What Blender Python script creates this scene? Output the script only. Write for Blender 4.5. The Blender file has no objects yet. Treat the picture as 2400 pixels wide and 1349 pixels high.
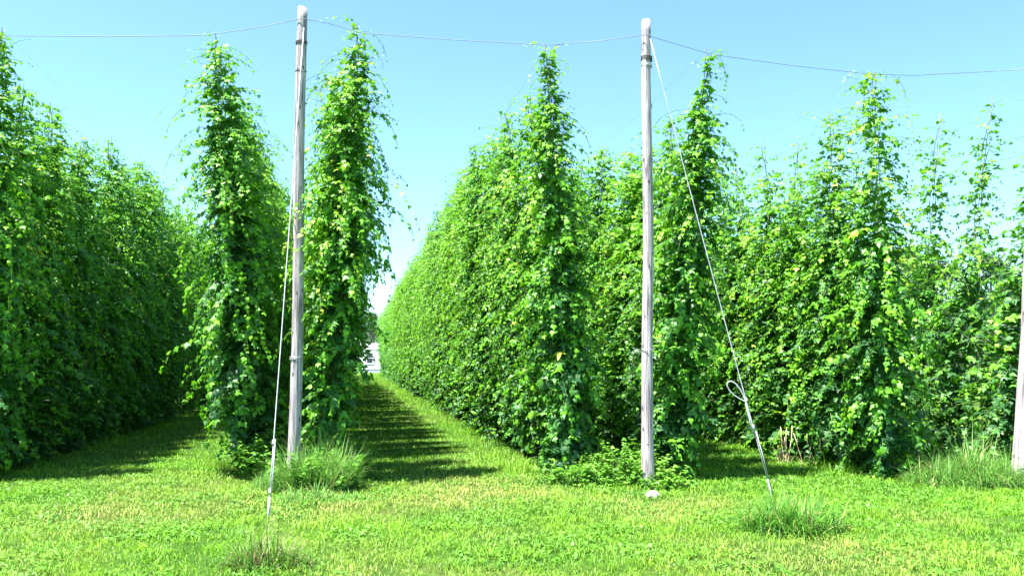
import bpy, math, random
import numpy as np
from mathutils import Vector, Matrix
R = math.radians
scene = bpy.context.scene
COL = scene.collection

# ------------------------------------------------------------------ camera
F_PX, W_PX, H_PX = 1900.0, 2400.0, 1349.0
EYE = 1.6
TH, PH = R(11.12), R(5.0)
FWD = np.array([math.sin(TH)*math.cos(PH), math.cos(TH)*math.cos(PH), math.sin(PH)])
RGT = np.array([math.cos(TH), -math.sin(TH), 0.0])
UPV = np.cross(RGT, FWD)
cam_d = bpy.data.cameras.new("camera")
cam = bpy.data.objects.new("camera", cam_d)
COL.objects.link(cam)
cam.location = (0, 0, EYE)
cam.rotation_euler = (math.pi/2 + PH, 0, -TH)
cam_d.sensor_width = 36.0
cam_d.lens = 36.0*F_PX/W_PX
cam_d.clip_start, cam_d.clip_end = 0.05, 3000
scene.camera = cam
scene.render.resolution_x, scene.render.resolution_y = 1024, 575

# ------------------------------------------------------------------ sky and sun
SUN = Vector((-2.0, -0.72, 6.0)).normalized()
ELEV = math.asin(SUN.z); AZ = math.atan2(SUN.x, SUN.y)
world = bpy.data.worlds.new("World"); scene.world = world
world.use_nodes = True
nt = world.node_tree; nt.nodes.clear()
out = nt.nodes.new('ShaderNodeOutputWorld'); bg = nt.nodes.new('ShaderNodeBackground')
sky = nt.nodes.new('ShaderNodeTexSky'); sky.sky_type = 'NISHITA'; sky.sun_disc = False
sky.sun_elevation = ELEV; sky.sun_rotation = AZ % (2*math.pi)
sky.air_density = 1.0; sky.dust_density = 0.6; sky.ozone_density = 1.0
tint = nt.nodes.new('ShaderNodeMix'); tint.data_type = 'RGBA'; tint.blend_type = 'MULTIPLY'
tint.inputs['Factor'].default_value = 1.0
tint.inputs['B'].default_value = (0.76, 1.01, 1.06, 1)
nt.links.new(sky.outputs['Color'], tint.inputs['A'])
nt.links.new(tint.outputs['Result'], bg.inputs['Color'])
bg.inputs['Strength'].default_value = 0.075
nt.links.new(bg.outputs['Background'], out.inputs['Surface'])
sl = bpy.data.lights.new("sun", 'SUN'); sl.energy = 5.0; sl.angle = R(0.5); sl.color = (1.0, 0.95, 0.90)
so = bpy.data.objects.new("sun", sl); COL.objects.link(so)
so.rotation_euler = SUN.to_track_quat('Z', 'Y').to_euler()
scene.view_settings.view_transform = 'Standard'; scene.view_settings.look = 'None'
scene.view_settings.gamma = 1.0; scene.view_settings.exposure = 2.12
scene.cycles.max_bounces = 8; scene.cycles.diffuse_bounces = 1; scene.cycles.transmission_bounces = 4

# ------------------------------------------------------------------ pixel helpers (photo pixels to places)
def ray(px, py):
    return FWD + (px-W_PX/2)/F_PX*RGT - (py-H_PX/2)/F_PX*UPV
def ground(px, py, z=0.0):
    d = ray(px, py); t = (z-EYE)/d[2]
    return np.array([0, 0, EYE]) + t*d
def at_depth(px, py, t):
    return np.array([0, 0, EYE]) + t*ray(px, py)
def front_y(x): return 10.95 - 0.185*(x+0.68) + 0.004*(x+0.68)**2     # the line the end poles stand on
def at_front(px, py, back=0.0):
    d = ray(px, py); t = 10.0
    for _ in range(30): t = (front_y(t*d[0])+back)/d[1]
    return np.array([0, 0, EYE]) + t*d
def at_y(px, py, y):
    d = ray(px, py); return np.array([0, 0, EYE]) + (y/d[1])*d

# ------------------------------------------------------------------ object helpers
def tag(o, label=None, cat=None, group=None, kind=None):
    if label: o['label'] = label
    if cat: o['category'] = cat
    if group: o['group'] = group
    if kind: o['kind'] = kind
    return o
def link(o, parent=None):
    COL.objects.link(o)
    if parent is not None: o.parent = parent
    return o
def empty(name, loc=(0, 0, 0)):
    o = bpy.data.objects.new(name, None); o.location = loc; o.empty_display_size = 0.2
    return link(o)
def np_mesh(name, V, F, nper, mats, attrs=None, smooth=False):
    """V (n,3); F list of (faces array with equal corner counts)"""
    me = bpy.data.meshes.new(name)
    V = np.asarray(V, dtype=np.float32)
    me.vertices.add(len(V)); me.vertices.foreach_set('co', V.ravel())
    loops = np.concatenate([np.asarray(f, dtype=np.int32).ravel() for f in F])
    tot = np.concatenate([np.full(len(f), f.shape[1], dtype=np.int32) for f in F])
    start = np.concatenate([[0], np.cumsum(tot)[:-1]]).astype(np.int32)
    me.loops.add(len(loops)); me.loops.foreach_set('vertex_index', loops)
    me.polygons.add(len(tot)); me.polygons.foreach_set('loop_start', start)
    me.polygons.foreach_set('loop_total', tot)
    if smooth: me.polygons.foreach_set('use_smooth', np.ones(len(tot), dtype=bool))
    if attrs:
        for k, a in attrs.items():
            a = np.asarray(a, dtype=np.float32)
            if a.ndim == 1:
                at = me.attributes.new(k, 'FLOAT', 'POINT'); at.data.foreach_set('value', a)
            else:
                at = me.attributes.new(k, 'FLOAT_COLOR', 'POINT')
                at.data.foreach_set('color', np.concatenate([a, np.ones((len(a), 1), np.float32)], 1).ravel())
    me.update(calc_edges=True); me.validate()
    for m in mats: me.materials.append(m)
    return me
class MB:
    """collects polygons for one mesh"""
    def __init__(s): s.v = []; s.f = []
    def add(s, verts, faces):
        b = len(s.v); s.v += [tuple(p) for p in verts]; s.f += [tuple(b+i for i in f) for f in faces]
    def box(s, c, d):
        x, y, z = c; a, b, e = d[0]/2, d[1]/2, d[2]/2
        vs = [(x+i*a, y+j*b, z+k*e) for k in (-1, 1) for j in (-1, 1) for i in (-1, 1)]
        s.add(vs, [(0, 2, 3, 1), (4, 5, 7, 6), (0, 1, 5, 4), (2, 6, 7, 3), (0, 4, 6, 2), (1, 3, 7, 5)])
    def tube(s, pts, rad, sides=6, cap=True):
        pts = [Vector(p) for p in pts]; n = len(pts)
        if not hasattr(rad, '__len__'): rad = [rad]*n
        vs = []; ref = None
        for i, p in enumerate(pts):
            t = (pts[min(i+1, n-1)]-pts[max(i-1, 0)]).normalized()
            if ref is None:
                ref = Vector((1, 0, 0)) if abs(t.x) < .9 else Vector((0, 1, 0))
            u = (ref - t*ref.dot(t)).normalized(); w = t.cross(u); ref = u
            for k in range(sides):
                a = 2*math.pi*k/sides
                vs.append(p+(u*math.cos(a)+w*math.sin(a))*rad[i])
        fs = [(i*sides+k, i*sides+(k+1) % sides, (i+1)*sides+(k+1) % sides, (i+1)*sides+k) for i in range(n-1) for k in range(sides)]
        if cap: fs += [tuple(range(sides))[::-1], tuple((n-1)*sides+k for k in range(sides))]
        s.add(vs, fs)
    def build(s, name, mat, parent=None, smooth=False):
        me = bpy.data.meshes.new(name); me.from_pydata(s.v, [], s.f); me.update()
        me.materials.append(mat)
        if smooth: me.polygons.foreach_set('use_smooth', [True]*len(me.polygons))
        return link(bpy.data.objects.new(name, me), parent)
def vnoise(x, y, cell, seed):
    rs = np.random.RandomState(seed); g = rs.rand(256, 256)
    u = np.asarray(x)/cell+100; v = np.asarray(y)/cell+100
    i = np.floor(u).astype(int); j = np.floor(v).astype(int); a = u-i; b = v-j
    a = a*a*(3-2*a); b = b*b*(3-2*b)
    q = lambda m, n: g[m % 256, n % 256]
    return (q(i, j)*(1-a)+q(i+1, j)*a)*(1-b)+(q(i, j+1)*(1-a)+q(i+1, j+1)*a)*b

# ------------------------------------------------------------------ materials
def mat(name):
    m = bpy.data.materials.new(name); m.use_nodes = True
    t = m.node_tree; t.nodes.clear()
    o = t.nodes.new('ShaderNodeOutputMaterial')
    p = t.nodes.new('ShaderNodeBsdfPrincipled')
    t.links.new(p.outputs['BSDF'], o.inputs['Surface'])
    return m, t, p, o
def ramp(t, stops):
    r = t.nodes.new('ShaderNodeValToRGB'); e = r.color_ramp.elements
    while len(e) < len(stops): e.new(0.5)
    for i, (p, c) in enumerate(stops): e[i].position = p; e[i].color = (*c, 1)
    return r
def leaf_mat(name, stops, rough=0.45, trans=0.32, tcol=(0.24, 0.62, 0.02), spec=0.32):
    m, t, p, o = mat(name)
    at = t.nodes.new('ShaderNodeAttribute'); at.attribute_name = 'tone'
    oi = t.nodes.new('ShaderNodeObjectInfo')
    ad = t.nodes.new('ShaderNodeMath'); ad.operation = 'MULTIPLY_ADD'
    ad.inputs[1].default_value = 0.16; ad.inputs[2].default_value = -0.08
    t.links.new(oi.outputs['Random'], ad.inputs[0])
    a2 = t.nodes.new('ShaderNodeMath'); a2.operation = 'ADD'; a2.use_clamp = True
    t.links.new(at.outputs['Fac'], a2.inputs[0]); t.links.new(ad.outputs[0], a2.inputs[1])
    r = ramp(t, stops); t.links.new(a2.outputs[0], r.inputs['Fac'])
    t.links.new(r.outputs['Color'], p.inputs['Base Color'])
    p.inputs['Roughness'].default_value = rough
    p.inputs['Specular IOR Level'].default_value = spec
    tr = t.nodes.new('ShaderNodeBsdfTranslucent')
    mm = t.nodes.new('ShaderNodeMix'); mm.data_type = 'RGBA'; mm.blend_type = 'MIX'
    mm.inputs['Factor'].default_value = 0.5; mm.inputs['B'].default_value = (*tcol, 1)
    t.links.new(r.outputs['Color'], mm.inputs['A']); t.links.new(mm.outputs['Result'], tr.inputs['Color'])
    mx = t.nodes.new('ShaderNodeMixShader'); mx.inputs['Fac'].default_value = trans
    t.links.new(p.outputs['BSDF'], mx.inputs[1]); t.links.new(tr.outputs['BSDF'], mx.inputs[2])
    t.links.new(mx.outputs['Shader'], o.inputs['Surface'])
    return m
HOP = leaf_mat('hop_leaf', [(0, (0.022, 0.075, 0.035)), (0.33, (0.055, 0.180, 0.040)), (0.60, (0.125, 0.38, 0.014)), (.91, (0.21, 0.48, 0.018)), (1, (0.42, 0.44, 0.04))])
TREELEAF = leaf_mat('tree_leaf', [(0, (0.018, 0.045, 0.025)), (0.5, (0.035, 0.085, 0.03)), (1, (0.07, 0.14, 0.04))], rough=0.6, trans=0.25, tcol=(0.12, 0.25, 0.04))
WEED = leaf_mat('weed_leaf', [(0, (0.035, 0.12, 0.03)), (0.5, (0.10, 0.28, 0.03)), (1, (0.24, 0.45, 0.06))], trans=0.35)
def attr_mat(name, rough, trans):
    m, t, p, o = mat(name)
    at = t.nodes.new('ShaderNodeAttribute'); at.attribute_name = 'tint'
    t.links.new(at.outputs['Color'], p.inputs['Base Color'])
    p.inputs['Roughness'].default_value = rough; p.inputs['Specular IOR Level'].default_value = 0.35
    tr = t.nodes.new('ShaderNodeBsdfTranslucent'); t.links.new(at.outputs['Color'], tr.inputs['Color'])
    mx = t.nodes.new('ShaderNodeMixShader'); mx.inputs['Fac'].default_value = trans
    t.links.new(p.outputs['BSDF'], mx.inputs[1]); t.links.new(tr.outputs['BSDF'], mx.inputs[2])
    t.links.new(mx.outputs['Shader'], o.inputs['Surface'])
    return m
BLADE = attr_mat('grass_blade', 0.5, 0.35)
def plain(name, c, rough=0.7, metal=0.0, noise=None):
    m, t, p, o = mat(name)
    p.inputs['Roughness'].default_value = rough; p.inputs['Metallic'].default_value = metal
    n = t.nodes.new('ShaderNodeTexNoise'); n.inputs['Scale'].default_value = noise or 20; n.inputs['Detail'].default_value = 5
    tc = t.nodes.new('ShaderNodeTexCoord'); t.links.new(tc.outputs['Object'], n.inputs['Vector'])
    r = ramp(t, [(0.3, tuple(x*0.72 for x in c)), (0.7, tuple(min(x*1.15, .9) for x in c))])
    t.links.new(n.outputs['Fac'], r.inputs['Fac']); t.links.new(r.outputs['Color'], p.inputs['Base Color'])
    return m
STEM = plain('hop_stem', (0.13, 0.19, 0.05), 0.6)
TWINE = plain('coir_twine', (0.34, 0.30, 0.17), 0.9)
WIRE = plain('galvanised_wire', (0.50, 0.51, 0.53), 0.45, 0.35)
CABLE = plain('steel_cable', (0.20, 0.24, 0.32), 0.6, 0.2)
THINWIRE = plain('row_wire', (0.40, 0.43, 0.47), 0.5, 0.3)
DARKWIRE = plain('rusty_wire', (0.10, 0.085, 0.08), 0.7, 0.3)
BARK = plain('bark', (0.30, 0.28, 0.25), 0.9, noise=6)
STRAW = plain('dry_straw', (0.50, 0.43, 0.24), 0.8)
ROCK = plain('pale_stone', (0.62, 0.58, 0.50), 0.9, noise=14)
WHITE = plain('white_siding', (0.80, 0.80, 0.80), 0.6, noise=1.5)
TRIM = plain('white_trim', (0.82, 0.82, 0.82), 0.5)
ROOF = plain('grey_shingle', (0.33, 0.33, 0.35), 0.9, noise=8)
def glass_mat():
    m, t, p, o = mat('window_glass')
    p.inputs['Base Color'].default_value = (0.03, 0.04, 0.05, 1); p.inputs['Roughness'].default_value = 0.06
    return m
GLASS = glass_mat()
def wood_mat():
    m, t, p, o = mat('weathered_wood')
    tc = t.nodes.new('ShaderNodeTexCoord'); mp = t.nodes.new('ShaderNodeMapping')
    mp.inputs['Scale'].default_value = (38, 38, 1.1); t.links.new(tc.outputs['Object'], mp.inputs['Vector'])
    n = t.nodes.new('ShaderNodeTexNoise'); n.inputs['Scale'].default_value = 1.6; n.inputs['Detail'].default_value = 8; n.inputs['Roughness'].default_value = 0.65
    t.links.new(mp.outputs['Vector'], n.inputs['Vector'])
    r = ramp(t, [(0.32, (0.11, 0.095, 0.095)), (0.42, (0.42, 0.36, 0.365)), (0.50, (0.60, 0.53, 0.545)), (0.68, (0.76, 0.68, 0.70))])
    t.links.new(n.outputs['Fac'], r.inputs['Fac'])
    n2 = t.nodes.new('ShaderNodeTexNoise'); n2.inputs['Scale'].default_value = 1.3; n2.inputs['Detail'].default_value = 3
    t.links.new(tc.outputs['Object'], n2.inputs['Vector'])
    r2 = ramp(t, [(0.32, (0.66, 0.66, 0.70)), (0.6, (1.0, 0.97, 0.95))])
    t.links.new(n2.outputs['Fac'], r2.inputs['Fac'])
    mu = t.nodes.new('ShaderNodeMix'); mu.data_type = 'RGBA'; mu.blend_type = 'MULTIPLY'; mu.inputs['Factor'].default_value = 1
    t.links.new(r.outputs['Color'], mu.inputs['A']); t.links.new(r2.outputs['Color'], mu.inputs['B'])
    # knots: dark spots
    mp2 = t.nodes.new('ShaderNodeMapping'); mp2.inputs['Scale'].default_value = (9, 9, 4.2); t.links.new(tc.outputs['Object'], mp2.inputs['Vector'])
    vo = t.nodes.new('ShaderNodeTexVoronoi'); vo.inputs['Scale'].default_value = 1.0; t.links.new(mp2.outputs['Vector'], vo.inputs['Vector'])
    r3 = ramp(t, [(0.10, (0.14, 0.12, 0.12)), (0.17, (1, 1, 1))]); t.links.new(vo.outputs['Distance'], r3.inputs['Fac'])
    mu2 = t.nodes.new('ShaderNodeMix'); mu2.data_type = 'RGBA'; mu2.blend_type = 'MULTIPLY'; mu2.inputs['Factor'].default_value = 0.85
    t.links.new(mu.outputs['Result'], mu2.inputs['A']); t.links.new(r3.outputs['Color'], mu2.inputs['B'])
    mp3 = t.nodes.new('ShaderNodeMapping'); mp3.inputs['Scale'].default_value = (17, 17, .55); t.links.new(tc.outputs['Object'], mp3.inputs['Vector'])
    v2 = t.nodes.new('ShaderNodeTexVoronoi'); v2.feature = 'DISTANCE_TO_EDGE'; v2.inputs['Scale'].default_value = 1.0; t.links.new(mp3.outputs['Vector'], v2.inputs['Vector'])
    r4 = ramp(t, [(0.02, (0.16, 0.14, 0.14)), (0.07, (1, 1, 1))]); t.links.new(v2.outputs['Distance'], r4.inputs['Fac'])
    mu3 = t.nodes.new('ShaderNodeMix'); mu3.data_type = 'RGBA'; mu3.blend_type = 'MULTIPLY'; mu3.inputs['Factor'].default_value = 0.6
    t.links.new(mu2.outputs['Result'], mu3.inputs['A']); t.links.new(r4.outputs['Color'], mu3.inputs['B'])
    t.links.new(mu3.outputs['Result'], p.inputs['Base Color'])
    p.inputs['Roughness'].default_value = 0.85; p.inputs['Specular IOR Level'].default_value = 0.2
    b = t.nodes.new('ShaderNodeBump'); b.inputs['Strength'].default_value = 0.9; b.inputs['Distance'].default_value = 0.02
    t.links.new(n.outputs['Fac'], b.inputs['Height']); t.links.new(b.outputs['Normal'], p.inputs['Normal'])
    return m
WOOD = wood_mat()

# ------------------------------------------------------------------ ground
def ground_mat():
    m, t, p, o = mat('lawn_soil')
    tc = t.nodes.new('ShaderNodeTexCoord')
    n1 = t.nodes.new('ShaderNodeTexNoise'); n1.inputs['Scale'].default_value = 0.9; n1.inputs['Detail'].default_value = 6
    n2 = t.nodes.new('ShaderNodeTexNoise'); n2.inputs['Scale'].default_value = 22; n2.inputs['Detail'].default_value = 6; n2.inputs['Roughness'].default_value = 0.7
    for n in (n1, n2): t.links.new(tc.outputs['Object'], n.inputs['Vector'])
    r1 = ramp(t, [(0.35, (0.028, 0.070, 0.010)), (0.55, (0.045, 0.095, 0.014)), (0.72, (0.10, 0.105, 0.035))])
    t.links.new(n1.outputs['Fac'], r1.inputs['Fac'])
    r2 = ramp(t, [(0.3, (0.35, 0.4, 0.35)), (0.7, (1.35, 1.35, 1.25))]); t.links.new(n2.outputs['Fac'], r2.inputs['Fac'])
    mu = t.nodes.new('ShaderNodeMix'); mu.data_type = 'RGBA'; mu.blend_type = 'MULTIPLY'; mu.inputs['Factor'].default_value = 1
    t.links.new(r1.outputs['Color'], mu.inputs['A']); t.links.new(r2.outputs['Color'], mu.inputs['B'])
    t.links.new(mu.outputs['Result'], p.inputs['Base Color']); p.inputs['Roughness'].default_value = 0.95
    p.inputs['Specular IOR Level'].default_value = 0.1
    return m
g = MB(); S = 900
g.add([(-S, -200, 0), (S, -200, 0), (S, 1400, 0), (-S, 1400, 0)], [(0, 1, 2, 3)])
tag(g.build('ground', ground_mat()), kind='structure')

# ------------------------------------------------------------------ lawn grass (nobody could count it)
rs = np.random.RandomState(7)
DRY = [(200, 1215, .75, .9), (560, 1095, .45, .8), (555, 1180, .35, .8), (730, 1195, .6, 1.0), (830, 1175, .4, .8), (1150, 1150, .9, 1.25), (1000, 1170, .7, .95), (1545, 1205, .45, 1.1), (1660, 1180, .5, .7), (1480, 1180, .5, .6), (2060, 1105, .5, .9), (2280, 1115, .35, .9), (2160, 1215, .3, .8), (1960, 1285, .35, 1.0), (1760, 1330, .5, .7), (60, 1320, .6, .45), (2180, 1320, .7, .5), (850, 1300, .5, .4), (830, 1345, .4, .6), (1180, 1260, .5, .35), (240, 1170, .5, .4), (1990, 1330, .5, .5), (1690, 1290, .5, .35)]
DRYW = [(*ground(a, b)[:2], r, s) for a, b, r, s in DRY]
def lawn_tint(x, y, rs, dryness=1.0):
    n = len(x)
    dry = np.clip((vnoise(x, y, 1.9, 3)-0.62)*1.2, 0, 0.2) + 0.12*np.clip((vnoise(x, y, 0.35, 4)-.6)*2.2, 0, 1)
    for cx, cy, r, s in DRYW:
        dry = dry + .48*s*np.exp(-(((x-cx)/r)**2+((y-cy)/(r*1.15))**2))*(0.7+0.6*vnoise(x, y, .45, 9))
    dry = np.clip(dryness*dry*(0.75+.6*rs.rand(n)), 0, .9)[:, None]
    lush = np.clip(vnoise(x, y, 0.7, 5)*0.65+vnoise(x, y, 0.16, 6)*0.6-0.15+0.3*(rs.rand(n)-.5), 0, 1)[:, None]
    c = np.array([.075, .235, .014])*(1-lush)+np.array([.23, .47, .022])*lush
    c = c*(1-dry)+np.array([.40, .40, .11])*dry
    return c*(0.48+1.0*rs.rand(n))[:, None]
def blades(x, y, h, w, rs, lean=(0.5, 1.3), z0=0.0, two=True, bend=0.5):
    n = len(x); a = rs.rand(n)*2*math.pi; ln = lean[0]+(lean[1]-lean[0])*rs.rand(n)
    d = np.stack([np.cos(a), np.sin(a), np.zeros(n)], 1); s = np.stack([-np.sin(a), np.cos(a), np.zeros(n)], 1)
    tw = rs.rand(n)*math.pi*0.8-0.4*math.pi
    s = s*np.cos(tw)[:, None]+d*np.sin(tw)[:, None]
    b = np.stack([x, y, np.full(n, z0)], 1); up = np.array([0, 0, 1.0])
    h1 = (h*0.55)[:, None]; hh = h[:, None]; L = ln[:, None]; ww = (w/2)[:, None]
    mid = b+h1*(up*np.cos(L*(1-bend))+d*np.sin(L*(1-bend)))
    tip = mid+hh*0.45*(up*np.cos(L*(1+bend))+d*np.sin(L*(1+bend)))
    if two:
        V = np.stack([b-s*ww, b+s*ww, mid+s*ww*.85, mid-s*ww*.85, tip], 1).reshape(-1, 3)
        i = np.arange(n)[:, None]*5
        return V, [i+np.array([[0, 1, 2, 3]]), i+np.array([[3, 2, 4]])], 5
    V = np.stack([b-s*ww, b+s*ww, tip], 1).reshape(-1, 3)
    return V, [np.arange(n)[:, None]*3+np.array([[0, 1, 2]])], 3
def merge(parts):
    Vs, F3, F4, T, b = [], [], [], [], 0
    for V, F, tint in parts:
        Vs.append(V); T.append(tint)
        for f in F: (F4 if f.shape[1] == 4 else F3).append(f+b)
        b += len(V)
    F = []
    if F3: F.append(np.concatenate(F3))
    if F4: F.append(np.concatenate(F4))
    return np.concatenate(Vs), F, np.concatenate(T)
parts = []
for y0, y1, xa, xb, dens, hh, wd, two in ((3.6, 8.6, None, None, 3600, .060, .0060, True), (8.6, 14, None, None, 2300, .060, .0075, True), (14, 26, -5.5, 20, 900, .065, .012, False), (26, 60, -2, 30, 330, .07, .028, False), (60, 97, -3, 5, 150, .07, .045, False)):
    lo = xa if xa is not None else -0.55*y1-1.5; hi = xb if xb is not None else 1.02*y1+1.5
    n = int((y1-y0)*(hi-lo)*dens)
    x = lo+(hi-lo)*rs.rand(n); y = y0+(y1-y0)*rs.rand(n)
    keep = (x > -0.5*y-1.0) & (x < 0.98*y+1.0) & (rs.rand(n) < 0.10+1.15*vnoise(x, y, .085, 12)); x, y = x[keep], y[keep]; n = len(x)
    h = hh*(0.5+0.9*rs.rand(n))*(0.45+1.0*vnoise(x, y, .22, 21)); w = wd*(0.7+0.6*rs.rand(n))
    V, F, k = blades(x, y, h, w, rs, two=two)
    parts.append((V, F, np.repeat(lawn_tint(x, y, rs), k, 0)))
    # clover and broad-leaf plants between the blades
    if y1 <= 14:
        m = n//4; idx = rs.choice(n, m); cx = x[idx]+.02*rs.randn(m); cy = y[idx]+.02*rs.randn(m)
        kk = vnoise(cx, cy, .5, 31) > .48; cx, cy = cx[kk], cy[kk]; m = len(cx)
        r_ = .007+.011*rs.rand(m); a = rs.rand(m)*6.28; zz = .015+.035*rs.rand(m)
        tl = rs.randn(m, 2)*.35; P = []
        for q in range(4):
            dx = np.cos(a+q*math.pi/2)*r_; dy = np.sin(a+q*math.pi/2)*r_*(1.25 if q % 2 else .9)
            P.append(np.stack([cx+dx, cy+dy, zz+dx*tl[:, 0]+dy*tl[:, 1]], 1))
        V = np.stack(P, 1).reshape(-1, 3)
        t_ = np.array([.11, .31, .03])*(0.6+0.9*rs.rand(m))[:, None]
        parts.append((V, [np.arange(m)[:, None]*4+np.array([[0, 1, 2, 3]])], np.repeat(t_, 4, 0)))
V, F, T = merge(parts)
lawn = link(bpy.data.objects.new('lawn_grass', np_mesh('lawn_grass', V, F, 0, [BLADE], {'tint': T})))
tag(lawn, 'short mown lawn grass with clover and straw coloured dry patches', 'grass', kind='stuff')
del parts, V, F, T

# ------------------------------------------------------------------ hop plants
LEAF = np.array([(0, 0, 0), (-.26, -.12, -.03), (-.50, .30, -.07), (-.22, .48, .03), (0, 1.0, -.16), (.22, .48, .03), (.50, .30, -.07), (.26, -.12, -.03), (0, .36, .08)], dtype=float)
LEAF_F = np.array([(8, 0, 1), (8, 1, 2), (8, 2, 3), (8, 3, 4), (8, 4, 5), (8, 5, 6), (8, 6, 7), (8, 7, 0)])
OVAL = np.array([(0, 0, 0), (-.36, .35, .0), (0, 1, -.1), (.36, .35, .0)], dtype=float)
OVAL_F = np.array([(0, 1, 2), (0, 2, 3)])[:, ::-1]
def leaf_mesh(name, P, D, N, Sz, tone, material, tpl=LEAF, tf=LEAF_F):
    P, D, N = map(np.asarray, (P, D, N)); Sz = np.asarray(Sz)[:, None, None]; tone = np.asarray(tone)
    D = D/(np.linalg.norm(D, axis=1, keepdims=True)+1e-9)
    X = np.cross(D, N); X /= (np.linalg.norm(X, axis=1, keepdims=True)+1e-9); Nn = np.cross(X, D)
    V = P[:, None, :]+Sz*(tpl[None, :, 0:1]*X[:, None]+tpl[None, :, 1:2]*D[:, None]+tpl[None, :, 2:3]*Nn[:, None])
    k = len(tpl); F = (np.arange(len(P))[:, None, None]*k+tf[None]).reshape(-1, tf.shape[1])
    return V.reshape(-1, 3), F, np.repeat(tone, k)
def interp(prof, t): return float(np.interp(t, [p[0] for p in prof], [p[1] for p in prof]))
def grow(seed, H, prof, strands=3, node=0.15, dens=1.0, shoots=0, fill=1.0, leafscale=1.0, extra=(), topthin=0.0):
    """a bine twisting up its string with drooping side arms; returns leaf arrays and stem tubes"""
    rg = random.Random(seed); rn = np.random.RandomState(seed)
    P, D, N, Sz, T = [], [], [], [], []; st = MB()
    def leaf(p, d, n, s, t): P.append(p); D.append(d); N.append(n); Sz.append(s); T.append(1.0 if rg.random() < .0012 else min(max(t, 0), .90))
    def arm(p0, az, L, t, droop, rise=0.25, thin=0.0022, young=0.0, sparse=1.0):
        young = young+rg.gauss(0, .11)
        d = np.array([math.cos(az), math.sin(az), rise+rg.uniform(-.15, .2)]); d /= np.linalg.norm(d)
        n = max(2, int(L/0.066)); p = np.array(p0, float); pts = [p.copy()]; step = L/n
        for i in range(n):
            u = (i+1)/n
            d = d+np.array([rg.gauss(0, .13), rg.gauss(0, .13), -droop*step*(1.2+1.5*u)+rg.gauss(0, .08)]); d /= np.linalg.norm(d)
            p = p+d*step; pts.append(p.copy())
            for sd in (-1, 1):
                if rg.random() > dens*sparse: continue
                side = np.array([-d[1], d[0], 0.0])*sd
                ld = side*rg.uniform(.4, 1.0)+d*rg.uniform(.1, .8)+np.array([rg.gauss(0, .25), rg.gauss(0, .25), rg.uniform(-.85, .05)])
                nn = np.array([math.cos(az)*rg.uniform(.1, .9), math.sin(az)*rg.uniform(.1, .9), rg.uniform(.35, 1.0)])+rn.randn(3)*.33
                s = leafscale*(0.118-0.052*t)*(1.1-0.55*u)*(.45+1.0*rg.random()**1.3)
                leaf(p+ld*0.03, ld, nn, s, 0.15+0.42*t+0.30*u*u+young+rg.gauss(0, .12))  # low leaves darker: partly older leaf colour, partly hedge-foot shade put into tone
        if len(pts) > 2: st.tube(pts[::2] if len(pts) > 6 else pts, thin, 3, cap=False)
    for k in range(strands):
        ph = rg.uniform(0, 6.28); z = rg.uniform(.05, .2); top = H*(1 if k == 0 else rg.uniform(.86, 1.0)); az = rg.uniform(0, 6.28)
        base = np.array([rg.uniform(-.18, .18), rg.uniform(-.18, .18)]); main = [(base[0], base[1], -0.03)]
        if topthin and k > 1: top *= rg.uniform(.52, .70)+.22*(topthin > .75)
        while z < top:
            t = z/H; w = max(0, 1-z/0.9)
            c = np.array([.045*math.cos(ph+z*3.2)+base[0]*w, .045*math.sin(ph+z*3.2)+base[1]*w, z]); main.append(tuple(c))
            az += 1.57+rg.uniform(-.5, .5); rad = interp(prof, t)
            for sd in (0, math.pi):
                L = rad*rg.uniform(.45, 1.2)*(1.25 if rg.random() < .15 else 1)
                if L > .10 and rg.random() < fill:
                    arm(c, az+sd+rg.uniform(-.5, .5), L, t, droop=(1.4 if t < .8 else .9)*rg.uniform(.5, 1.3), rise=rg.uniform(.1, .65))
                a2 = az+sd+rg.uniform(-.4, .4)
                ld = np.array([math.cos(a2), math.sin(a2), rg.uniform(-.9, .1)]); off = rg.uniform(.08, .25)*min(1, rad*2)
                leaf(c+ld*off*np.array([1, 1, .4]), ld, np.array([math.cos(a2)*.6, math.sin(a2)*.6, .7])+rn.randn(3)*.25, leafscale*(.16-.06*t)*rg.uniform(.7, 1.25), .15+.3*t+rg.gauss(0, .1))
            z += node*rg.uniform(.75, 1.25)
        st.tube(main, .0055, 4)
    for (t, az, L, rise, droop) in extra:      # long loose shoots
        arm((0.02, 0, H*t), az, L, .9, droop, rise, .003, .2, .62)
    for _ in range(shoots):
        t = rg.uniform(.45, .99); arm((0, 0, H*t), rg.uniform(0, 6.28), interp(prof, t)*rg.uniform(1.25, 1.9)+.2, 1.05, rg.uniform(.9, 2.2), rg.uniform(.4, 1.0), .0025, .12, .6)
    return P, D, N, Sz, T, st
def plant_parts(tagname, H, *a, **k):
    P, D, N, Sz, T, st = grow(*a, **k)
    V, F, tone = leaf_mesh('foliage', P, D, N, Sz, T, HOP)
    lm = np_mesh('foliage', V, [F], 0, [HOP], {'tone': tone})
    sm = bpy.data.meshes.new('bine'); sm.from_pydata(st.v, [], st.f); sm.update(); sm.materials.append(STEM)
    tw = MB(); tw.tube([(.0, 0, -.05), (.004, .003, H*.5), (0, 0, H*1.005)], .005, 5)
    tm = bpy.data.meshes.new('twine'); tm.from_pydata(tw.v, [], tw.f); tm.update(); tm.materials.append(TWINE)
    return {'foliage': lm, 'bine': sm, 'twine': tm}
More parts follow.
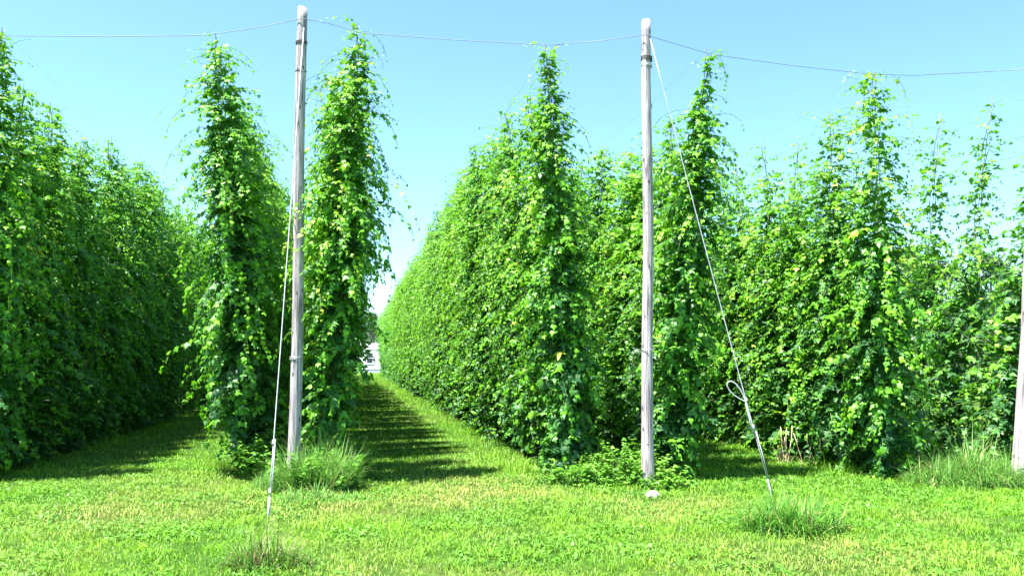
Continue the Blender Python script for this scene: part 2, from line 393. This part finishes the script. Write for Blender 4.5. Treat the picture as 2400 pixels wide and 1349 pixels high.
def plant(parts, loc, tilt, spin, scale, label, group=None, tilt_y=0.0):
    r = empty('hop_plant', loc)
    m = Matrix.Rotation(tilt, 3, 'Y') @ Matrix.Rotation(tilt_y, 3, 'X') @ Matrix.Rotation(spin, 3, 'Z')
    r.rotation_euler = m.to_euler(); r.scale = scale
    for k, me in parts.items(): link(bpy.data.objects.new(k, me), r)
    return tag(r, label, 'hop plant', group)

# how each string line runs: front top pixel, front foot pixel, look of its plants
NARROW = [(0, .24), (.06, .28), (.16, .36), (.3, .52), (.5, .66), (.65, .68), (.78, .60), (.88, .46), (.96, .30), (1, .14)]
FULL = [(0, .30), (.06, .38), (.15, .55), (.3, .72), (.55, .76), (.75, .68), (.88, .52), (.96, .32), (1, .14)]
LEAN_ = [(0, .25), (.06, .42), (.2, .55), (.45, .55), (.7, .44), (.85, .32), (.95, .22), (1, .12)]
SPARSE = [(0, .42), (.08, .70), (.3, .95), (.55, .92), (.70, .80), (.80, .68), (.9, .52), (.96, .28), (1, .12)]
OPEN = [(0, .5), (.08, .75), (.28, .92), (.45, .80), (.58, .55), (.8, .44), (.93, .36), (1, .18)]
full_kinds = [plant_parts('f', 5.7, 100+i, 5.7, FULL, strands=5, node=.122, shoots=16) for i in range(8)]
narrow_kinds = [plant_parts('n', 5.7, 150+i, 5.7, NARROW, strands=5, node=.118, shoots=16) for i in range(5)]
sparse_kinds = [plant_parts('s', 5.7, 200+i, 5.7, SPARSE, strands=5, node=.125, dens=.95, shoots=6, fill=1.0, topthin=.8) for i in range(6)]
open_kinds = [plant_parts('o', 5.7, 250+i, 5.7, OPEN, strands=4, node=.135, dens=.9, shoots=6, fill=.95, topthin=.7) for i in range(5)]
rg = random.Random(11)
ORD = ['second', 'third', 'fourth', 'fifth', 'sixth']
LINES = [
 # name of the line, front top, front foot, kinds, base height scale, last Y
 ('left string line of far left row', None, None, full_kinds, 1.0, 24),
 ('right string line of far left row', (5, 70), (-60, 1115), full_kinds, .98, 50),
 ('left string line behind the left pole', (505, 84), (590, 1050), full_kinds, .97, 50),
 ('right string line behind the left pole', (838, 60), (762, 1105), narrow_kinds, 1.0, 50),
 ('left string line behind the middle pole', (1278, 108), (1345, 1105), full_kinds, 1.0, 50),
 ('right string line behind the middle pole', (1655, 120), (1575, 1095), full_kinds, .98, 50),
 ('left string line behind right edge pole', (2050, 172), (2068, 1095), sparse_kinds, 1.0, 50),
 ('right string line behind right edge pole', None, None, open_kinds, 1.0, 50)]
far_spots = []; wires = []
BACK = {1: .3, 2: 1.0, 3: .3, 4: .75, 5: .6, 6: .45}
def foot_top(i):
    name, ft, fb, *_ = LINES[i]
    if i == 0: a, b = foot_top(1); return a+np.array([-.9, .1, 0]), b+np.array([-2.0, .25, 0])
    if i == 7: a, b = foot_top(6); return a+np.array([1.9, -.15, 0]), b+np.array([2.75, -.3, .15])
    b = at_front(*fb, back=BACK[i]); b[2] = 0
    t = at_front(ft[0], ft[1], back=.08); return b, t
SPECIAL = {
 1: dict(prof=[(0, .45), (.1, .6), (.4, .75), (.62, .72), (.75, .5), (.84, .24), (.93, .2), (1, .13)], extra=((.93, .5, .5, .6, 1.2), (.8, .2, .8, .4, 1.6))),
 2: dict(prof=[(0, .38), (.08, .5), (.2, .74), (.3, .86), (.5, .92), (.68, .86), (.8, .62), (.88, .46), (.95, .34), (1, .2)], extra=((.9, 3.3, .7, .5, 1.6), (.72, 3.0, .95, .5, 1.6), (.8, 0, .8, .5, 1.7), (.66, 3.4, 1.0, .3, 1.3), (.97, .3, .6, .7, 2.2), (.6, 3.1, 1.0, .4, 1.4), (.995, 2.6, .35, 1.2, 1.2))),
 3: dict(prof=[(0, .28), (.08, .34), (.25, .52), (.42, .80), (.62, .90), (.78, .70), (.88, .40), (.95, .28), (1, .2)], extra=((.99, 2.9, .55, 1.0, 1.4), (.985, .2, .6, .6, 1.8), (.9, -.3, .85, .6, 1.9), (.82, 0, .95, .5, 1.9), (.74, -.2, 1.0, .6, 2.0), (.68, 0, 1.05, .4, 1.6), (.6, .2, 1.0, .4, 1.6), (.86, 3.3, .8, .5, 1.8), (.52, 0, .9, .3, 1.4), (.99, 2.5, .3, 1.5, .8), (.93, 3.0, .6, .7, 1.6))),
 4: dict(prof=[(0, .35), (.08, .48), (.3, .75), (.5, .66), (.65, .56), (.76, .44), (.84, .34), (.90, .24), (.95, .14), (1, .12)], extra=((.995, 3.0, .3, .5, 1.2), (.99, .2, .3, .6, 1.4), (.82, .1, .75, .6, 1.7), (.78, -.2, .85, .4, 1.5), (.78, 3.2, .7, .4, 1.4), (.7, 0, .8, .5, 1.5))),
 5: dict(prof=[(0, .4), (.08, .55), (.3, .74), (.5, .76), (.7, .70), (.78, .58), (.85, .34), (.89, .10), (.94, .05), (1, .05)], extra=((.985, .1, .75, .9, 2.9), (.99, .4, .3, .9, 1.0), (.85, 3.2, .8, .5, 1.5), (.8, .2, .6, .5, 1.8), (.76, 3.0, .7, .5, 1.5))),
 6: dict(prof=[(0, .36), (.08, .55), (.3, .85), (.5, .85), (.7, .72), (.82, .64), (.9, .52), (.96, .34), (1, .2)], extra=((.99, 2.9, .5, .5, 1.2), (.99, .2, .75, .6, 2.4), (.88, 3.1, .95, .2, .9), (.92, 3.3, .8, .5, 1.4), (.8, 0, .7, .4, 1.2), (.7, 3.2, .8, .4, 1.4), (.85, 2.9, .7, .6, 1.2))),
}
DESC = {1: 'dark shaded hop plant at the left edge of the photo, reaching the overhead cable',
 2: 'tall tapering hop plant just left of the left pole, loose shoots on its top',
 3: 'tall narrow hop plant right of the left pole, its shoots curling over the cable',
 4: 'bright hop plant with a slim pointed tip touching the cable left of the middle pole',
 5: 'hop plant right of the middle pole with a bare tip arching over the cable',
 6: 'open hop plant nearest the right guy wire on its right, top touching the cable'}
for i, (name, ft, fb, kinds, hs, ylast) in enumerate(LINES):
    b, tp = foot_top(i); H = float(np.linalg.norm(tp-b)); dx = tp[0]-b[0]; tilt = math.atan2(dx, tp[2]); tly = math.atan2(b[1]-tp[1], tp[2])
    wires.append((i, tp.copy()))
    y = b[1]; n = 0
    while y < 80:
        if n == 0 and i in SPECIAL:
            sp = SPECIAL[i]
            op = i == 6
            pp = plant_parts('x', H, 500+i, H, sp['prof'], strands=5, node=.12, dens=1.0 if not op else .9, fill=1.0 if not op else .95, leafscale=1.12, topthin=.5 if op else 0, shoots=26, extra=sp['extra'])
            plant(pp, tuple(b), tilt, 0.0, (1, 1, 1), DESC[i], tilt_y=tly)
        else:
            yy = y+rg.uniform(-.12, .12); xx = b[0]+rg.uniform(-.10, .10)-(.10 if i == 3 and n else 0)
            s = H/5.7*hs*rg.uniform(.94, 1.02)
            if i == 6: s *= rg.uniform(.95, 1.02)
            if i == 1 and n in (1, 2, 3, 4): s *= (.93, .94, .94, .96)[n-1]
            if i == 5 and n < 4: s *= .95
            if y < ylast:
                if n <= 5 and i > 0: lab = 'leafy hop plant, %s from the front, %s' % (ORD[n-1] if n else 'first', name); grp = 'hop plants in the ' + name
                else: lab = ('hop plant past the sixth from the front, ' if i else 'half hidden hop plant, ')+name; grp = 'hop plants in the ' + name
                wd = rg.uniform(.9, 1.12)*(.88 if i == 3 else 1)
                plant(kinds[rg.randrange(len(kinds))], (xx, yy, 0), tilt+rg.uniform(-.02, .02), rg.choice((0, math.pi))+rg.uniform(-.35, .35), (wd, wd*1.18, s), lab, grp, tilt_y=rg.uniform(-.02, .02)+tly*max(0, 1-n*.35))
            elif i > 0: far_spots.append((xx, yy, tilt, s, i == 3))
        n += 1; y += (.98 if i < 7 else 1.12)*rg.uniform(.93, 1.07)
# the rest of the rows: too far and too many to tell apart, one object
Ps, Ds, Ns, Ss, Ts = [], [], [], [], []
gk = [grow(300+i, 5.7, FULL if i < 4 else NARROW, strands=2, node=.2, dens=.75, leafscale=1.35) for i in range(8)]
gk = [tuple(np.array(a) for a in q[:5]) for q in gk]
for (x, y, ti, s, nar) in far_spots:
    P, D, N, Z, T = gk[rg.randrange(4)+(4 if nar else 0)]
    m = np.array((Matrix.Rotation(ti, 3, 'Y') @ Matrix.Rotation(rg.uniform(0, 6.28), 3, 'Z')))
    sc = np.array([1, 1, s])
    Ps.append((P*sc)@m.T+np.array([x, y, 0])); Ds.append(D@m.T); Ns.append(N@m.T); Ss.append(Z); Ts.append(T)
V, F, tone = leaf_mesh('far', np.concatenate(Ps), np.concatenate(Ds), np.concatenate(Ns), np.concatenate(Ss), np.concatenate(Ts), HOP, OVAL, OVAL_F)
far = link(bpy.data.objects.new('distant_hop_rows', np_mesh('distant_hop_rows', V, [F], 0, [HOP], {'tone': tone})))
tag(far, 'far ends of the hop rows merging into hedges beside the white house', 'hop rows', kind='stuff')

# ------------------------------------------------------------------ end poles
def pole(name, base, top, r0, r1, label, bands, seed, parent_group='grey wooden trellis end poles'):
    rg = random.Random(seed); base = Vector(base); top = Vector(top); ax = top-base; L = ax.length
    o = empty('trellis_pole', base); o.rotation_euler = ax.to_track_quat('Z', 'Y').to_euler()
    m = MB(); n = 46; sides = 20
    ph = [rg.uniform(0, 6.28) for _ in range(6)]; vs = []
    for i in range(n+1):
        z = -0.25+(L+.25)*i/n; t = max(0, z/L); r = r0+(r1-r0)*t
        if t < .12: r *= 1+.10*(1-t/.12)
        cx = .010*math.sin(z*1.1+ph[0])+.004*math.sin(z*4+ph[1]); cy = .010*math.sin(z*1.4+ph[2])
        for k in range(sides):
            a = 2*math.pi*k/sides
            rr = r*(1+.025*math.sin(2*a+ph[3]+z*.6)+.02*math.sin(5*a+ph[4]+z*1.7)+rg.uniform(-.012, .012))
            if i == n: rr *= .94
            vs.append((cx+rr*math.cos(a), cy+rr*math.sin(a), z+(.012*math.sin(a+ph[5]) if i == n else 0)))
    fs = [(i*sides+k, i*sides+(k+1) % sides, (i+1)*sides+(k+1) % sides, (i+1)*sides+k) for i in range(n) for k in range(sides)]
    fs.append(tuple(n*sides+k for k in range(sides))); m.add(vs, fs)
    m.build('post', WOOD, o, smooth=True)
    for (z, turns, rr, mt) in bands:
        w = MB(); pts = []; r = r0+(r1-r0)*z/L+.006
        for k in range(turns*18+1):
            a = 2*math.pi*k/18; pts.append((r*1.03*math.cos(a), r*1.03*math.sin(a), z+.016*k/18+.010*math.sin(a*1.0+z)+rg.uniform(-.003, .003)))
        w.tube(pts, rr, 5); w.build('wire_wrap', mt, o, smooth=True)
    # splinters / staples on the shaft
    for _ in range(5):
        z = rg.uniform(.35, .97)*L; a = rg.uniform(-3.0, -.3); r = (r0+(r1-r0)*z/L); s = MB()
        s.tube([(r*math.cos(a)*.97, r*math.sin(a)*.97, z), (r*math.cos(a)*1.06, r*math.sin(a)*1.06, z-.004), (r*math.cos(a+.15)*1.06, r*math.sin(a+.15)*1.06, z-.05), (r*math.cos(a+.15)*.96, r*math.sin(a+.15)*.96, z-.055)], .004, 4)
        s.build('staple', DARKWIRE, o)
    return tag(o, label, 'pole', parent_group)
def place(px0, py0, px1, py1):
    b = at_front(px0, py0); b = ground(px0, py0); t = at_y(px1, py1, b[1]); return b, t
bA, tA = place(690, 1140, 708, 20)
bB, tB = place(1520, 1140, 1515, 50)
bC, tC = place(2393, 1130, 2442, 95)
pole('A', bA, tA, .080, .062, 'weathered grey pole in tall grass, wire guy at its left, tallest in the photo', [(5.72, 3, .006, DARKWIRE), (1.58, 3, .004, WIRE), (.46, 1, .004, WIRE), (5.35, 1, .005, DARKWIRE)], 1)
pole('B', bB, tB, .077, .060, 'weathered grey middle pole in leafy weeds with a guy wire slanting down to the right', [(5.50, 4, .007, DARKWIRE), (1.72, 1, .004, WIRE), (5.42, 2, .006, WIRE)], 2)
pole('C', bC, tC, .105, .085, 'thick grey pole leaning outwards at the right edge of the photo', [(5.5, 3, .006, DARKWIRE)], 3)
bZ = foot_top(1)[0]+np.array([-.55, .1, 0]); tZ = bZ+np.array([-.1, 0, 5.9])
# cable over the pole tops, kinked where the string lines pull on it
def up_pole(b, t, z): return b+(t-b)*(z/(t[2]-b[2]))
cZ, cA, cB, cC = up_pole(bZ, tZ, 5.7), at_y(708, 44, bA[1]-.1), at_y(1513, 82, bB[1]-.1), at_y(2452, 148, bC[1]-.1)
def hang(px, py): return at_front(px, py)
knots = [cZ, hang(5, 84), hang(250, 86), hang(480, 83), hang(600, 66), cA, hang(770, 55), hang(850, 78), hang(1050, 93), hang(1278, 106), hang(1400, 97), cB, hang(1600, 108), hang(1670, 128), hang(1850, 153), hang(2040, 174), hang(2140, 177), hang(2280, 170), hang(2400, 163), cC, foot_top(7)[1]+np.array([0, 0, .05]), foot_top(7)[1]+np.array([2.2, -.3, .3])]
c = MB(); c.tube([tuple(k) for k in knots], .0052, 6)
tag(c.build('overhead_cable', CABLE, smooth=True), 'steel cable strung sagging between the pole tops above the hop plants', 'cable')
for i, tp in wires:
    nm = LINES[i][0]; w = MB(); pts = [(tp[0], tp[1]-.05, tp[2])]
    for k in range(1, 27): pts.append((tp[0], tp[1]+k*2.65, tp[2]-.05*math.sin(k*1.1)**2-.05))
    w.tube(pts, .0014, 4)
    tag(w.build('trellis_wire', THINWIRE), 'thin overhead wire running back above the %s' % nm, 'wire', 'wires along the hop rows')
# guy wires
def guy(top, foot, label, loop):
    top, foot = Vector(top), Vector(foot); o = empty('guy_wire', foot); d = top-foot
    m = MB(); m.tube([d*(k/10)+Vector((0, 0, -.03*math.sin(math.pi*k/10))) for k in range(11)], .0064, 6); m.build('strand', WIRE, o, smooth=True)
    a = MB(); a.tube([Vector((0, 0, -.15)), d*.012, d*.035], .013, 6)
    a.tube([d*.03+Vector((.012*math.cos(q*.6), .012*math.sin(q*.6), 0)) for q in range(11)], .005, 4); a.build('anchor_rod', WIRE, o, smooth=True)
    t = MB(); x = Vector((.014, -.006, 0))
    t.tube([d*.035+x, d*.08+x*1.3, d*.13+x], .006, 5); t.build('tail', WIRE, o, smooth=True)
    for q in (.045, .125) if not loop else (.14, .195):
        b = MB(); dd = d.normalized(); p = d*q
        b.tube([p-dd*.022, p+dd*.022], .017, 8); b.build('clamp', WIRE, o)
    if loop:
        l = MB(); dd = d.normalized(); side = Vector((-1, .25, 0)); side = (side-dd*side.dot(dd)).normalized()
        p0 = d*.115; pts = [p0, d*.15+side*.012, d*.19+side*.012]
        for k in range(13):
            u = k/12; a_ = math.pi*2*u
            pts.append(d*.19+side*(.012+.145*(1-math.cos(a_))/2+.062*math.sin(a_)*math.sin(a_/2))+dd*(.27*(1-math.cos(a_))/2-.040*math.sin(a_)*math.sin(a_/2)))
        pts += [d*.185+side*.02, d*.15+side*.026, d*.118+side*.02]
        l.tube(pts, .0075, 6); l.build('loop', WIRE, o, smooth=True)
    return tag(o, label, 'guy wire', 'guy wires of the end poles')
gA = ground(628, 1215); gB = ground(1810, 1165)
guy(at_y(712, 66, bA[1]-.09), gA, 'pale guy wire running down left of the left pole into the grass', False)
guy(at_y(1524, 92, bB[1]-.08), gB, 'pale guy wire with a spare loop, slanting right from the middle pole to the lawn', True)

# ------------------------------------------------------------------ clumps of grass and weeds
def long_blades(n, rx, ry, h, w, rs, cols, spread=.7, hvar=.6, segs=4):
    a = rs.rand(n)*6.283; q = np.sqrt(rs.rand(n)); x = rx*q*np.cos(a); y = ry*q*np.sin(a)
    hh = h*(1-hvar*rs.rand(n))*(1-.5*q**2)*(.45+.9*vnoise(x, y, .16, int(1000*h))); az = np.arctan2(y+.15*rs.randn(n), x+.15*rs.randn(n))+rs.randn(n)*1.5
    l0 = spread*(.1+.7*rs.rand(n))*(0.5+.7*q); cv = spread*(.3+2.6*rs.rand(n)**1.5)
    d = np.stack([np.cos(az), np.sin(az), 0*az], 1); s = np.stack([-np.sin(az), np.cos(az), 0*az], 1)
    p = np.stack([x, y, 0*x-.01], 1); rows = []
    for k in range(segs+1):
        u = k/segs; ww = (w/2*(1-u**1.6)*(.7+.6*rs.rand(n)))[:, None] if k < segs else np.full((n, 1), .0006)
        rows += [p-s*ww, p+s*ww]
        an = (l0+cv*u)[:, None]; p = p+(hh/segs)[:, None]*(np.array([0, 0, 1.0])*np.cos(an)+d*np.sin(an))
    V = np.stack(rows, 1).reshape(-1, 3); i = np.arange(n)[:, None]*(2*(segs+1))
    F = [np.concatenate([i+np.array([[2*k, 2*k+1, 2*k+3, 2*k+2]]) for k in range(segs)])]
    mixv = rs.rand(n)[:, None]; c = np.array(cols[0])*(1-mixv)+np.array(cols[1])*mixv
    dry = (rs.rand(n) < cols[3])[:, None]; c = np.where(dry, np.array(cols[2]), c)*(.75+.5*rs.rand(n))[:, None]
    return V, F, np.repeat(c, 2*(segs+1), 0)
GREEN = ((.06, .20, .035), (.22, .45, .07), (.44, .42, .16), .08)
def clump(name, loc, n, rx, ry, h, w, label, seed, cols=GREEN, spread=.7, cat='grass', group=None, weeds=0, wh=.3, ws=.05, stalks=0):
    rs = np.random.RandomState(seed); o = empty(name, (loc[0], loc[1], 0))
    if n:
        V, F, T = long_blades(n, rx, ry, h, w, rs, cols, spread)
        link(bpy.data.objects.new('blades', np_mesh('blades', V, F, 0, [BLADE], {'tint': T})), o)
    if weeds:
        P, D, N, Z, T = [], [], [], [], []; st = MB(); rg = random.Random(seed)
        for _ in range(weeds):
            a = rg.uniform(0, 6.28); q = math.sqrt(rg.random()); p = Vector((rx*q*math.cos(a)*rg.uniform(.7, 1.25), ry*q*math.sin(a)*rg.uniform(.7, 1.25), -.02)); d = Vector((rg.gauss(0, .45), rg.gauss(0, .45), 1)).normalized()
            hh = wh*rg.uniform(.3, 1.0)*(1-.55*q*q)*(.35+1.0*float(vnoise(p.x, p.y, .22, seed))); k = max(4, int(hh/.03)); pts = [p.copy()]
            for s_ in range(k):
                d = (d+Vector((rg.gauss(0, .1), rg.gauss(0, .1), 0))).normalized(); p = p+d*hh/k; pts.append(p.copy())
                for e in range(rg.choice((1, 1, 2, 3))):
                    az = rg.uniform(0, 6.28); ld = np.array([math.cos(az), math.sin(az), rg.uniform(-.2, .5)])
                    P.append(np.array(p)+ld*.015); D.append(ld); N.append(np.array([0, 0, 1.])+np.array([rg.gauss(0, .35), rg.gauss(0, .35), 0])); Z.append(ws*rg.uniform(.35, 1.3)); T.append(min(1, max(0, .35+.35*s_/k+rg.gauss(0, .15))))
            st.tube(pts[::2] if len(pts) > 4 else pts, .002, 3, cap=False)
        V, F, tone = leaf_mesh('w', P, D, N, Z, T, WEED)
        link(bpy.data.objects.new('leaves', np_mesh('leaves', V, [F], 0, [WEED], {'tone': tone})), o)
        st.build('stems', STEM, o)
    if stalks:
        rg = random.Random(seed+1)
        for _ in range(stalks):
            st = MB()
            p = Vector((rg.uniform(-rx, rx)*.8, rg.uniform(-ry, ry)*.8, -.02)); d = Vector((rg.gauss(0, .18), rg.gauss(0, .18), 1)).normalized(); hh = h*rg.uniform(.9, 1.5); pts = []; rad = []
            for s_ in range(9):
                pts.append(p.copy()); u = s_/8; rad.append(.0042 if u < .6 else .0042+.008*math.sin((u-.65)/.35*math.pi)); d = (d+Vector((rg.gauss(0, .05), rg.gauss(0, .05), -.03*s_*.3))).normalized(); p = p+d*hh/8
            st.tube(pts, rad, 5)
            st.build('seed_stalk', STRAW, o, smooth=True)
    return tag(o, label, cat, group)
clump('grass_clump', ground(690, 1160)+np.array([.22, .38, 0]), 2400, .50, .42, .80, .012, 'tall uncut grass clump around the foot of the left pole', 1, weeds=90, wh=.7, ws=.06)
clump('grass_clump', ground(745, 1172), 1100, .50, .30, .32, .010, 'lower spreading grass clump in front of the left pole foot', 21, spread=1.25)
clump('grass_clump', ground(788, 1128)+np.array([-.05, .22, 0]), 1500, .40, .36, 1.05, .012, 'tall grass tuft arching right beside the dark alley shadow', 2, weeds=30, wh=.9, ws=.06)
clump('grass_clump', ground(640, 1150)+np.array([0, .25, 0]), 700, .25, .42, .38, .008, 'narrow strip of long grass along the left guy wire foot', 3)
clump('weed_patch', ground(628, 1120)+np.array([0, .2, 0]), 500, .36, .4, .6, .010, 'pale leafy weeds left of the left pole under the hop plant', 4, weeds=190, wh=1.15, ws=.085, cat='weeds')
clump('weed_patch', ground(1435, 1128), 1300, .80, .45, .42, .010, 'bright leafy weed patch left of the middle pole foot', 5, weeds=420, wh=.62, ws=.062, cat='weeds')
clump('weed_patch', ground(1562, 1140), 350, .33, .30, .25, .008, 'small leafy weed patch right of the middle pole foot', 6, weeds=120, wh=.5, ws=.06, cat='weeds')
clump('grass_clump', ground(2300, 1135)+np.array([0, .15, 0]), 3600, .85, .50, .72, .010, 'big matted grass mound at the foot of the right edge pole', 7, spread=1.15)
clump('grass_clump', ground(2370, 1060)+np.array([.1, .25, 0]), 1500, .5, .7, .75, .009, 'yellow green tall grass behind the right edge pole', 8, cols=((.16, .30, .03), (.27, .42, .04), (.45, .4, .15), .15))
clump('grass_clump', ground(1860, 1240), 1500, .50, .36, .66, .011, 'spreading long grass clump on the lawn below the guy wire foot', 9, cols=((.035, .15, .02), (.16, .40, .035), (.45, .42, .14), .10), spread=1.2, weeds=60, wh=.25, ws=.04)
clump('grass_clump', ground(1820, 1185), 240, .25, .2, .24, .006, 'thin grass tuft hiding the foot of the right guy wire', 10, spread=.9)
clump('grass_clump', ground(630, 1325), 800, .34, .24, .42, .009, 'ragged grass tuft with brown thatch at the bottom edge of the photo', 11, cols=((.05, .14, .02), (.18, .38, .04), (.20, .14, .08), .22), spread=1.1)
clump('grass_clump', ground(565, 1260), 120, .16, .12, .18, .009, 'small blue green grass tuft on the lawn left of the guy wire', 12, spread=.9)
clump('weed_patch', ground(1310, 1085)+np.array([0, .1, 0]), 200, .35, .3, .2, .008, 'low weeds at the foot of the bright hop plant left of the middle pole', 13, weeds=110, wh=.25, ws=.05, cat='weeds')
clump('grass_clump', ground(1740, 1040)+np.array([0, .1, 0]), 420, .28, .25, .32, .008, 'short green grass tuft behind the looped guy wire', 14)
clump('grass_clump', ground(1610, 1010)+np.array([0, .1, 0]), 500, .45, .3, .30, .008, 'green grass tuft at the shaded row edge right of the middle pole', 15)
DRYC = ((.50, .42, .22), (.55, .48, .28), (.42, .38, .16), .2)
clump('dry_stalks', ground(1842, 1088), 26, .16, .1, .42, .007, 'dry straw stalks at the row edge nearest the looped guy wire', 16, cols=DRYC, stalks=6, cat='dry grass', group='dry stalks in front of the right rows')
clump('dry_stalks', ground(1898, 1092), 30, .18, .1, .44, .007, 'dry straw stalks right of the first dry bunch at the dark row edge', 17, cols=DRYC, stalks=6, cat='dry grass', group='dry stalks in front of the right rows')
# low weeds and unmown grass along the feet of the rows, uncountable
rs = np.random.RandomState(77); parts = []
for i in range(1, 8):
    b, _ = foot_top(i)
    for sd in (-1, 1):
        n = 5200; y = b[1]+(60-b[1])*rs.rand(n)**1.9; x = b[0]+sd*(.30+.40*np.abs(rs.randn(n)))
        h = (.05+.20*rs.rand(n)**2)*(.2+1.2*vnoise(x, y, .45, 40+i)**1.5); w = (.007+.004*rs.rand(n))*(1+np.clip((y-15)/25, 0, 2))
        V, F, k = blades(x, y, h, w, rs, lean=(.1, 1.1)); parts.append((V, F, np.repeat(lawn_tint(x, y, rs, .25), k, 0)))
V, F, T = merge(parts)
tag(link(bpy.data.objects.new('row_edge_grass', np_mesh('row_edge_grass', V, F, 0, [BLADE], {'tint': T}))), 'unmown grass growing along the feet of the hop rows', 'grass', kind='stuff')
# pale stone before the middle pole
m = MB(); rg = random.Random(5); vs = []; fs = []; sx, sy, sz = .085, .06, .045
for i in range(7):
    for k in range(12):
        a = 2*math.pi*k/12; e = -math.pi/2+math.pi*i/6; q = 1+rg.uniform(-.12, .12)
        vs.append((sx*q*math.cos(e)*math.cos(a), sy*q*math.cos(e)*math.sin(a), sz*(.55+q*math.sin(e))))
fs = [(i*12+k, i*12+(k+1) % 12, (i+1)*12+(k+1) % 12, (i+1)*12+k) for i in range(6) for k in range(12)]
m.add(vs, fs); st = m.build('stone', ROCK, smooth=False); st.location = tuple(ground(1530, 1165)+np.array([0, 0, .01]))
tag(st, 'small pale stone on the lawn before the middle pole', 'stone')

# ------------------------------------------------------------------ white house at the end of the alley
hx, hy = 1.2, 98.0
ho = empty('house', (hx, hy, 0)); ho.rotation_euler.z = R(-35); HWID, HDEP, HHT = 13.0, 8.0, 2.75
m = MB(); m.box((0, HDEP/2, HHT/2+.2), (HWID, HDEP, HHT-.4))
for k in range(13): m.box((0, -.012, .5+k*.18), (HWID+.03, .03, .165))
m.build('wall', WHITE, ho)
m = MB(); m.box((0, HDEP/2, .2), (HWID-.1, HDEP-.1, .42)); m.build('skirting', TRIM, ho)
m = MB(); e = .06; rz = HHT+.02
m.add([(-HWID/2-e, -e, rz), (HWID/2+e, -e, rz), (HWID/2+e, HDEP/2, rz+.75), (-HWID/2-e, HDEP/2, rz+.75), (HWID/2+e, HDEP+e, rz), (-HWID/2-e, HDEP+e, rz),
       (-HWID/2-e, -e, rz-.15), (HWID/2+e, -e, rz-.15), (HWID/2+e, HDEP+e, rz-.15), (-HWID/2-e, HDEP+e, rz-.15)],
      [(0, 1, 2, 3), (3, 2, 4, 5), (6, 7, 1, 0), (8, 9, 5, 4), (7, 8, 4, 2, 1), (9, 6, 0, 3, 5), (6, 9, 8, 7)])
m.build('roof', ROOF, ho)
for wx in (-4.6, -1.6, 1.1, 4.2):
    fr = MB()
    for c_, d_ in (((wx, -.05, 2.37), (1.0, .06, .1)), ((wx, -.05, 1.05), (1.06, .09, .1)), ((wx-.45, -.05, 1.71), (.1, .06, 1.22)), ((wx+.45, -.05, 1.71), (.1, .06, 1.22)), ((wx, -.05, 1.71), (.8, .05, .06))): fr.box(c_, d_)
    f = fr.build('window', TRIM, ho); pn = MB(); pn.box((wx, -.035, 1.71), (.8, .02, 1.22)); pn.build('pane', GLASS, f)
dr = MB(); dr.box((-3.1, -.05, 1.35), (.95, .05, 2.0)); d = dr.build('door', TRIM, ho); kb = MB(); kb.box((-2.72, -.09, 1.3), (.06, .06, .06)); kb.build('handle', DARKWIRE, d)
tag(ho, 'low white house with dark paned windows at the end of the grass alley', 'house')

# ------------------------------------------------------------------ distant trees
def tree_parts(seed, H, Rr):
    rg = random.Random(seed); rn = np.random.RandomState(seed); t = MB()
    t.tube([(0, 0, -.2), (.05, .03, H*.2), (-.06, .05, H*.45), (.02, 0, H*.75), (0, 0, H*.93)], [.17, .13, .10, .06, .02], 8)
    P, D, N, Z, T = [], [], [], [], []
    for k in range(46):
        u = rg.random(); z = H*(.05+.93*u); rad = Rr*math.sin(math.pi*min(1, .12+.88*u)**.8)*rg.uniform(.35, 1.05)+.15; a = rg.uniform(0, 6.28)
        c = np.array([rad*math.cos(a), rad*math.sin(a), z]); t.tube([(0, 0, max(H*.12, z-rad*.7)), tuple(c*np.array([.55, .55, 1])-np.array([0, 0, rad*.2])), tuple(c)], [.05, .03, .012], 5)
        s = rg.uniform(.45, 1.0)*Rr*.36; n = 170; tn = rg.uniform(.2, .7)
        q = rn.randn(n, 3); q /= np.linalg.norm(q, axis=1, keepdims=True); q *= (rn.rand(n, 1)**.45)*s*np.array([1.2, 1.2, .8])
        P.append(c+q); D.append(rn.randn(n, 3)+np.array([0, 0, -.3])); N.append(q/s+rn.randn(n, 3)*.5+np.array([0, 0, .7])); Z.append(.16*rn.uniform(.6, 1.4, n)*Rr/2.4); T.append(np.clip(tn+rn.randn(n)*.15, 0, 1))
    V, F, tone = leaf_mesh('crown', np.concatenate(P), np.concatenate(D), np.concatenate(N), np.concatenate(Z), np.concatenate(T), TREELEAF, OVAL, OVAL_F)
    tm = bpy.data.meshes.new('trunk'); tm.from_pydata(t.v, [], t.f); tm.update(); tm.materials.append(BARK)
    return {'crown': np_mesh('crown', V, [F], 0, [TREELEAF], {'tone': tone}), 'trunk': tm}
tk = [tree_parts(s, h, r) for s, h, r in ((1, 7.5, 2.6), (2, 8.2, 2.9), (3, 6.8, 2.4), (4, 7.6, 3.1))]
def tree(k, loc, s, spin, label, group):
    o = empty('tree', loc); o.rotation_euler.z = spin; o.scale = (s, s, s)
    for n_, me in tk[k].items(): link(bpy.data.objects.new(n_, me), o)
    return tag(o, label, 'tree', group)
rg = random.Random(21)
for k in range(24):
    a = R(31+k*1.35); dist = rg.uniform(40, 52)
    tree(rg.randrange(4), (dist*math.sin(a), dist*math.cos(a), 0), rg.uniform(.72, .92), rg.uniform(0, 6.28), 'dark tree in the far tree line glimpsed through the hop plants at the right', 'trees of the right tree line')
for k, (x, y, s) in enumerate(((-9, 116, 1.1), (-3.5, 120, 1.35), (2.6, 114, 1.15), (8, 121, 1.3), (14, 117, 1.2), (20, 122, 1.25))):
    tree(k % 4, (x, y, 0), s, k*1.3, 'dark tree standing behind the white house at the end of the alley', 'trees behind the house')
